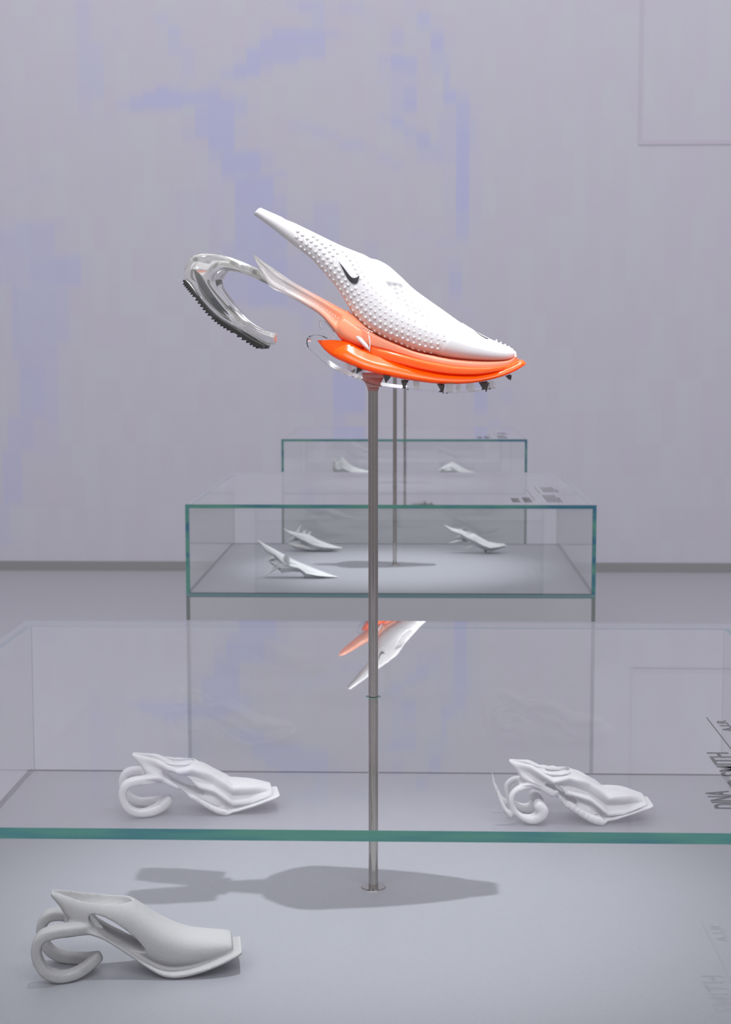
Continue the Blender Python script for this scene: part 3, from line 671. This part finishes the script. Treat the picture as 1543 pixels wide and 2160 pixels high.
for k, (px, py) in enumerate(POLES):
    stand((px, py, HP), SL[k], POLE_H if k == 0 else POLE_H - 0.034)
    if hero is None: hero = sculpture((px, py, HP + POLE_H), RL[0])
    else:                           # the farther shoes have no loop: their strut runs back into a short point
        c = hero.copy(); COL.objects.link(c); c.location = (px - 0.055, py, HP + POLE_H - 0.012); c.rotation_euler = (0, math.radians(13), 0); c.scale = (1.08, 1.0, 1.08); c['label'] = RL[k]
        for ch in list(hero.children):
            if ch.name.startswith(('heel_loop', 'tread', 'slot_inlay', 'heel_strut', 'bead_row')): continue
            copy_tree(ch, c)
        st = [[528, 616.5, 529, 619, .010, 0], [560, 617, 549, 641, .022, 0], [600, 627, 588, 662, .027, 0], [650, 643, 640, 690, .031, 0], [700, 657, 690, 712, .036, 0], [745, 672, 725, 726, .038, 0], [800, 708, 785, 742, .028, 0]]
        link('heel_strut', pair_loft(st, 50, 28, 2.4), M_salmon if k == 1 else M_tan, c, True)
        if k == 2:
            for ch in c.children:
                if ch.name.startswith(('orange_hull', 'gel_layer', 'midsole')):
                    ch.material_slots[0].link = 'OBJECT'; ch.material_slots[0].material = M_tan
                    if ch.name.startswith('orange_hull'): ch.name = 'tan_hull'

# ------------------------------------------------------------------ printed shoes lying in the first case
def evaluated(me, mods):
    o = bpy.data.objects.new('tmp', me); COL.objects.link(o)
    for t, kw in mods:
        md = o.modifiers.new(t, t)
        for k, v in kw.items(): setattr(md, k, v)
    dg = bpy.context.evaluated_depsgraph_get(); out = bpy.data.meshes.new_from_object(o.evaluated_get(dg))
    bpy.data.objects.remove(o); return out

def rect_loft(rows, n, mseg, e, U=None):
    """rows: u, bottom h, top h, half width -> closed body along u"""
    C = crom(rows, n); rings = []
    for r in C:
        ring = []
        for j in range(mseg):
            th = 2 * math.pi * j / mseg; v = 0.5 + 0.5 * se(math.cos(th), e); y = max(r[3], .001) * se(math.sin(th), e) * (1.0 - 0.08 * v if len(r) > 4 else 1.0)
            ring.append((r[0], y, r[1] + (r[2] - r[1]) * v))
        rings.append(ring)
    return from_rings(rings)

def printed_shoe(kind):
    sole = [[.034, .055, .062, .024], [.050, .054, .061, .028], [.080, .046, .053, .028], [.110, .029, .036, .031], [.140, .0105, .0175, .037], [.160, .0012, .009, .041], [.180, .0, .008, .043], [.205, .0045, .012, .043], [.230, .0115, .0185, .040], [.250, .018, .0245, .034], [.258, .0205, .027, .029]]
    upper = [[.019, .092, .098, .009, 1], [.029, .081, .097, .014, 1], [.041, .064, .0955, .019, 1], [.058, .054, .093, .024, 1], [.080, .048, .090, .028, 1], [.100, .038, .0875, .030, 1], [.118, .027, .084, .032, 1], [.133, .018, .075, .034, 1],
             [.150, .009, .0635, .035, 1], [.170, .005, .053, .0355, 1], [.190, .006, .0455, .035, 1], [.215, .010, .0415, .033, 1], [.236, .016, .039, .030, 1], [.246, .020, .0365, .028, 1]]
    parts = [rect_loft(sole, 70, 24, 4.0), rect_loft(upper, 80, 40, 2.6)]
    for sd in (-1, 1):
        if kind != 2:
            arm = [(.064, sd * .014, .057), (.046, sd * .024, .0585), (.024, sd * .033, .0590), (.009, sd * .0355, .0545), (.0025, sd * .036, .042), (.0045, sd * .036, .028), (.013, sd * .036, .0145), (.028, sd * .034, .0070),
                   (.046, sd * .028, .0068), (.060, sd * .017, .0095), (.070, sd * .006, .0135), (.076, -sd * .003, .0165)]
            parts.append(tube_mesh(arm, 0.0064, np.interp(np.linspace(0, 1, 90), [0, .3, .6, 1], [.012, .011, .0085, .0075]), n=90, m=20, e=6.0))
        else:
            arm = [(.070, sd * .016, .052), (.050, sd * .022, .058), (.032, sd * .030, .056), (.020, sd * .034, .044), (.022, sd * .034, .026), (.034, sd * .033, .011), (.052, sd * .032, .0045), (.066, sd * .031, .010), (.072, sd * .030, .020), (.062, sd * .030, .030)]
            parts.append(tube_mesh(arm, 0.0048, 0.0075, n=70, m=14, e=3))
            parts.append(tube_mesh([(.020, sd * .034, .010), (.008, sd * .036, .024), (-.002, sd * .037, .046), (-.006, sd * .038, .068)], [.0045, .004, .003, .0015], [.006, .006, .004, .0015], m=10))
    me = join_meshes(parts)
    rm = ('REMESH', dict(mode='VOXEL', voxel_size=0.0016, use_smooth_shade=True))
    me = evaluated(me, [rm, ('SMOOTH', dict(factor=0.5, iterations=3 if kind == 0 else 6))])
    # openings: ankle mouth and the slot through the arch
    mouth = [[.0215, .0945, .130, .0026], [.034, .086, .130, .0085], [.050, .075, .130, .0140], [.070, .073, .130, .0185], [.090, .073, .130, .0205], [.104, .072, .130, .0190], [.114, .074, .130, .0125], [.1195, .078, .130, .0050]]
    cut = [rect_loft(mouth, 40, 24, 2.4)]
    if kind != 2:
        rings = []
        for y in (-0.08, 0.08):
            ring = []
            for j in range(32):
                a = 2 * math.pi * j / 32; p, q = 0.0405 * math.cos(a), 0.0102 * math.sin(a) * (1.0 - 0.2 * math.cos(a)); an = math.atan2(-.040, .067)
                ring.append((.1015 + p * math.cos(an) - q * math.sin(an), y, .0515 + p * math.sin(an) + q * math.cos(an)))
            rings.append(ring)
        cut.append(from_rings(rings))
    else:
        slot = [[.078, .057, .063, .06], [.095, .047, .060, .06], [.115, .033, .048, .06], [.130, .022, .034, .06]]
        cut.append(rect_loft(slot, 20, 16, 2.4))
    for c in cut:
        co = bpy.data.objects.new('cut', c); COL.objects.link(co); bpy.context.view_layer.update()
        me = evaluated(me, [('BOOLEAN', dict(operation='DIFFERENCE', object=co, solver='EXACT'))]); bpy.data.objects.remove(co)
    me = evaluated(me, [rm, ('SMOOTH', dict(factor=0.5, iterations=5))])
    if kind:                                     # flowing ridges moulded over the sides
        nv = len(me.vertices); co = np.empty(nv * 3); no = np.empty(nv * 3); me.vertices.foreach_get('co', co); me.vertex_normals.foreach_get('vector', no); co = co.reshape(-1, 3); no = no.reshape(-1, 3)
        u, h = co[:, 0], co[:, 2]
        line = np.interp(u, [0, .05, .09, .115, .15, .18, .21, .26], [.085, .068, .046, .050, .038, .016, .016, .028])
        amp = (0.0050 if kind == 1 else 0.0085) * np.clip((u - .03) / .04, 0, 1) * np.clip((.252 - u) / .02, 0, 1)
        ph = (h - line) / (0.022 if kind == 1 else 0.021)
        d = amp * (np.cos(2 * np.pi * np.clip(ph, -1, 1.5))) * np.clip(np.abs(no[:, 1]) * 1.6, 0, 1)
        co += no * d[:, None]
        me.vertices.foreach_set('co', co.ravel()); me.update()
        me = evaluated(me, [('SMOOTH', dict(factor=0.5, iterations=3))])
    z = min(v.co.z for v in me.vertices)
    for v in me.vertices: v.co.x -= 0.17; v.co.z -= z
    return me
GR = 'printed shoes lying in the nearest case'
for kind, loc, rz, mt, lab in ((0, (-0.236, -0.316), 8, M_print, 'pale grey 3D printed shoe with ribbon heel loops, lowest left behind the front glass'),
                               (1, (-0.2515, 0.402), 10, M_print_lit, 'white printed shoe with soft ridges at back left, seen through the nearest glass top'),
                               (2, (0.381, 0.362), 3, M_print_lit, 'white printed shoe with deep wavy ridges at back right, seen through the nearest glass top')):
    o = link('printed_shoe', printed_shoe(kind), mt, None, True)
    o.location = (loc[0], loc[1], HP + 0.0003); o.scale = (1.04,) * 3 if kind == 1 else ((1, 1, 1.1) if kind == 0 else (1, 1, 1)); o.rotation_euler = (0, 0, math.radians(rz)); tag(o, lab, 'shoe', GR)

# ------------------------------------------------------------------ faceted shoes in the farther cases
def faceted(rows, spikes, s, ox, oy, keel=None):
    """rows: top x, top y, bottom x, bottom y, half width in sketch units of s metres; spikes: pyramids"""
    g = lambda px, py: ((px - ox) * s, (oy - py) * s)
    rnd = random.Random(int(ox)); ms = []
    for rr in (rows, keel) if keel else (rows,):
      rings = []
      for r in rr:
        (tx, tz), (bx, bz) = g(r[0], r[1]), g(r[2], r[3]); w = r[4] * s; mx, mz = bx + (tx - bx) * .42, bz + (tz - bz) * .42; j = lambda: 1 + rnd.uniform(-.1, .1)
        rings.append([(tx, 0, tz), (tx * .55 + mx * .45, -w * .62 * j(), tz * .55 + mz * .45), (mx, -w * j(), mz), (bx, -w * .55, bz), (bx, w * .55, bz), (mx, w * j(), mz), (tx * .55 + mx * .45, w * .62 * j(), tz * .55 + mz * .45)])
      ms.append(from_rings(rings))
    bm = bmesh.new()
    for (bx, by, tx, ty, r, yb, yt) in spikes:
        (x0, z0), (x1, z1) = g(bx, by), g(tx, ty); cone_bm(bm, (x0, yb * s, z0), (x1, yt * s, z1), r * s, 4, 0.0004, rnd.random())
    mm = bpy.data.meshes.new('spk'); bm.to_mesh(mm); bm.free(); ms.append(mm)
    me = join_meshes(ms); bm = bmesh.new(); bm.from_mesh(me); bmesh.ops.triangulate(bm, faces=bm.faces); bm.to_mesh(me); bm.free()
    z = min(v.co.z for v in me.vertices)
    for v in me.vertices: v.co.z -= z
    return me
s2 = 0.001605
fl = faceted([[543, 1139, 544, 1141, .5], [556, 1147, 562, 1166, 5], [580, 1160, 585, 1180, 9], [605, 1174, 600, 1203, 13], [628, 1186, 634, 1206, 15], [650, 1195, 646, 1219, 17], [675, 1205, 672, 1220, 16], [697, 1213, 695, 1219.5, 10], [713.5, 1218, 713, 1219, 1.5]],
             [(578, 1176, 555, 1182, 6, -4, -10), (578, 1180, 556, 1182, 5, 6, 12), (600, 1196, 567, 1184, 8, -6, -8), (590, 1195, 555, 1217.5, 4, -9, -13), (592, 1196, 558, 1218, 4, 8, 12), (588, 1186, 571, 1205, 3, -8, -10), (605, 1172, 612, 1196, 7, -8, -14), (615, 1200, 592, 1212, 5, 0, 0)], s2, 640, 1219, [[566, 1184, 567, 1186, 4], [580, 1180, 583, 1199, 9], [600, 1182, 595, 1209, 12], [620, 1188, 620, 1207, 12], [640, 1195, 640, 1208, 8]])
bl = faceted([[588, 1112, 589, 1113, .5], [600, 1117, 612, 1130, 7], [618, 1121, 630, 1142, 11], [640, 1124, 648, 1153, 15], [656, 1129, 662, 1163, 17], [675, 1140, 690, 1165, 17], [700, 1149, 710, 1163, 13], [720, 1155, 722, 1161, 6], [730, 1157, 730, 1159, 1.5]],
             [(622, 1126, 630, 1104, 8, 3, 4), (648, 1128, 655, 1119, 6, 6, 8), (636, 1124, 645, 1118, 7, 8, 10), (618, 1128, 597, 1143, 4, -6, -10), (625, 1138, 598, 1144, 5, 6, 10), (640, 1146, 612, 1152, 6, 0, 2), (655, 1160, 615, 1160, 5, 0, 0)], s2, 660, 1166, [[600, 1148, 602, 1150, 5], [620, 1145, 616, 1160, 10], [645, 1150, 645, 1165, 14], [668, 1158, 668, 1166, 12]])
br = faceted([[930, 1101, 931, 1103, .5], [948, 1109, 950, 1121, 5], [970, 1113, 968, 1128, 9], [990, 1122, 985, 1139, 13], [1000, 1121.5, 1004, 1150, 15], [1018, 1132, 1024, 1160, 17], [1035, 1141, 1040, 1163, 18], [1055, 1145, 1058, 1158, 14], [1072, 1146, 1072, 1154, 5], [1079, 1151, 1079, 1152, 1]],
             [(965, 1116, 972, 1111, 5, 0, 0), (985, 1122, 994, 1120, 6, 0, 0), (968, 1128, 958, 1130, 6, -6, -8), (972, 1138, 940, 1144, 4, -6, -10), (980, 1140, 951, 1146, 5, 6, 10), (995, 1150, 972, 1160, 5, -6, -8), (985, 1140, 955, 1132, 5, 8, 10), (1028, 1160, 1028, 1168, 6, 0, 0)], s2, 1000, 1165)
G2 = 'faceted shoes in the middle case'
for me, x, y, rz, lab in ((fl, -0.307, 3.165, 0, 'spiky white faceted shoe at front left of the middle case, long thin tail'), (bl, -0.318, 3.875, -3, 'white faceted shoe with crown-like points at back left of the middle case'),
                          (br, 0.295, 3.83, 0, 'white faceted shoe with raised spear tail, on the right of the middle case')):
    o = link('faceted_shoe', me, M_facet); o.location = (x, y, HP + 0.0003); o.rotation_euler = (0, 0, math.radians(rz)); tag(o, lab, 'shoe', G2)
s3 = 0.00281
l3 = faceted([[702, 976, 703, 1000, 3], [707, 968, 708, 1002, 8], [713, 976, 714, 1004, 11], [722, 965, 724, 1005, 14], [732, 975, 735, 1006, 14], [745, 985, 748, 1007, 15], [758, 990, 762, 1007, 14], [775, 994, 780, 1005, 9], [792, 998, 793, 1001, 2]],
             [(706, 974, 704, 970, 4, 0, 0), (704, 998, 693, 985, 4, 0, 0), (716, 985, 712, 979, 5, 4, 4)], s3, 740, 1007)
r3 = faceted([[928, 994, 929, 996, 1], [936, 986, 938, 1000, 7], [948, 979, 950, 1004, 12], [957, 975, 962, 1006, 13], [968, 981, 972, 1007, 14], [980, 988, 984, 1007, 14], [994, 994, 996, 1006, 10], [1010, 999, 1011, 1002, 2]],
             [(945, 990, 932, 990, 5, -4, -6), (960, 984, 955, 975, 5, 0, 0), (975, 1000, 950, 984, 5, -12, -12)], s3, 970, 1007)
G3 = 'faceted shoes in the farthest case'
for me, x, y, lab in ((l3, -0.31, 7.35, 'tiny white shoe with pointed heel at left in the farthest case'), (r3, 0.33, 7.35, 'tiny white angular shoe at right in the farthest case')):
    o = link('faceted_shoe', me, M_facet); o.location = (x, y, HP + 0.0003); tag(o, lab, 'shoe', G3)
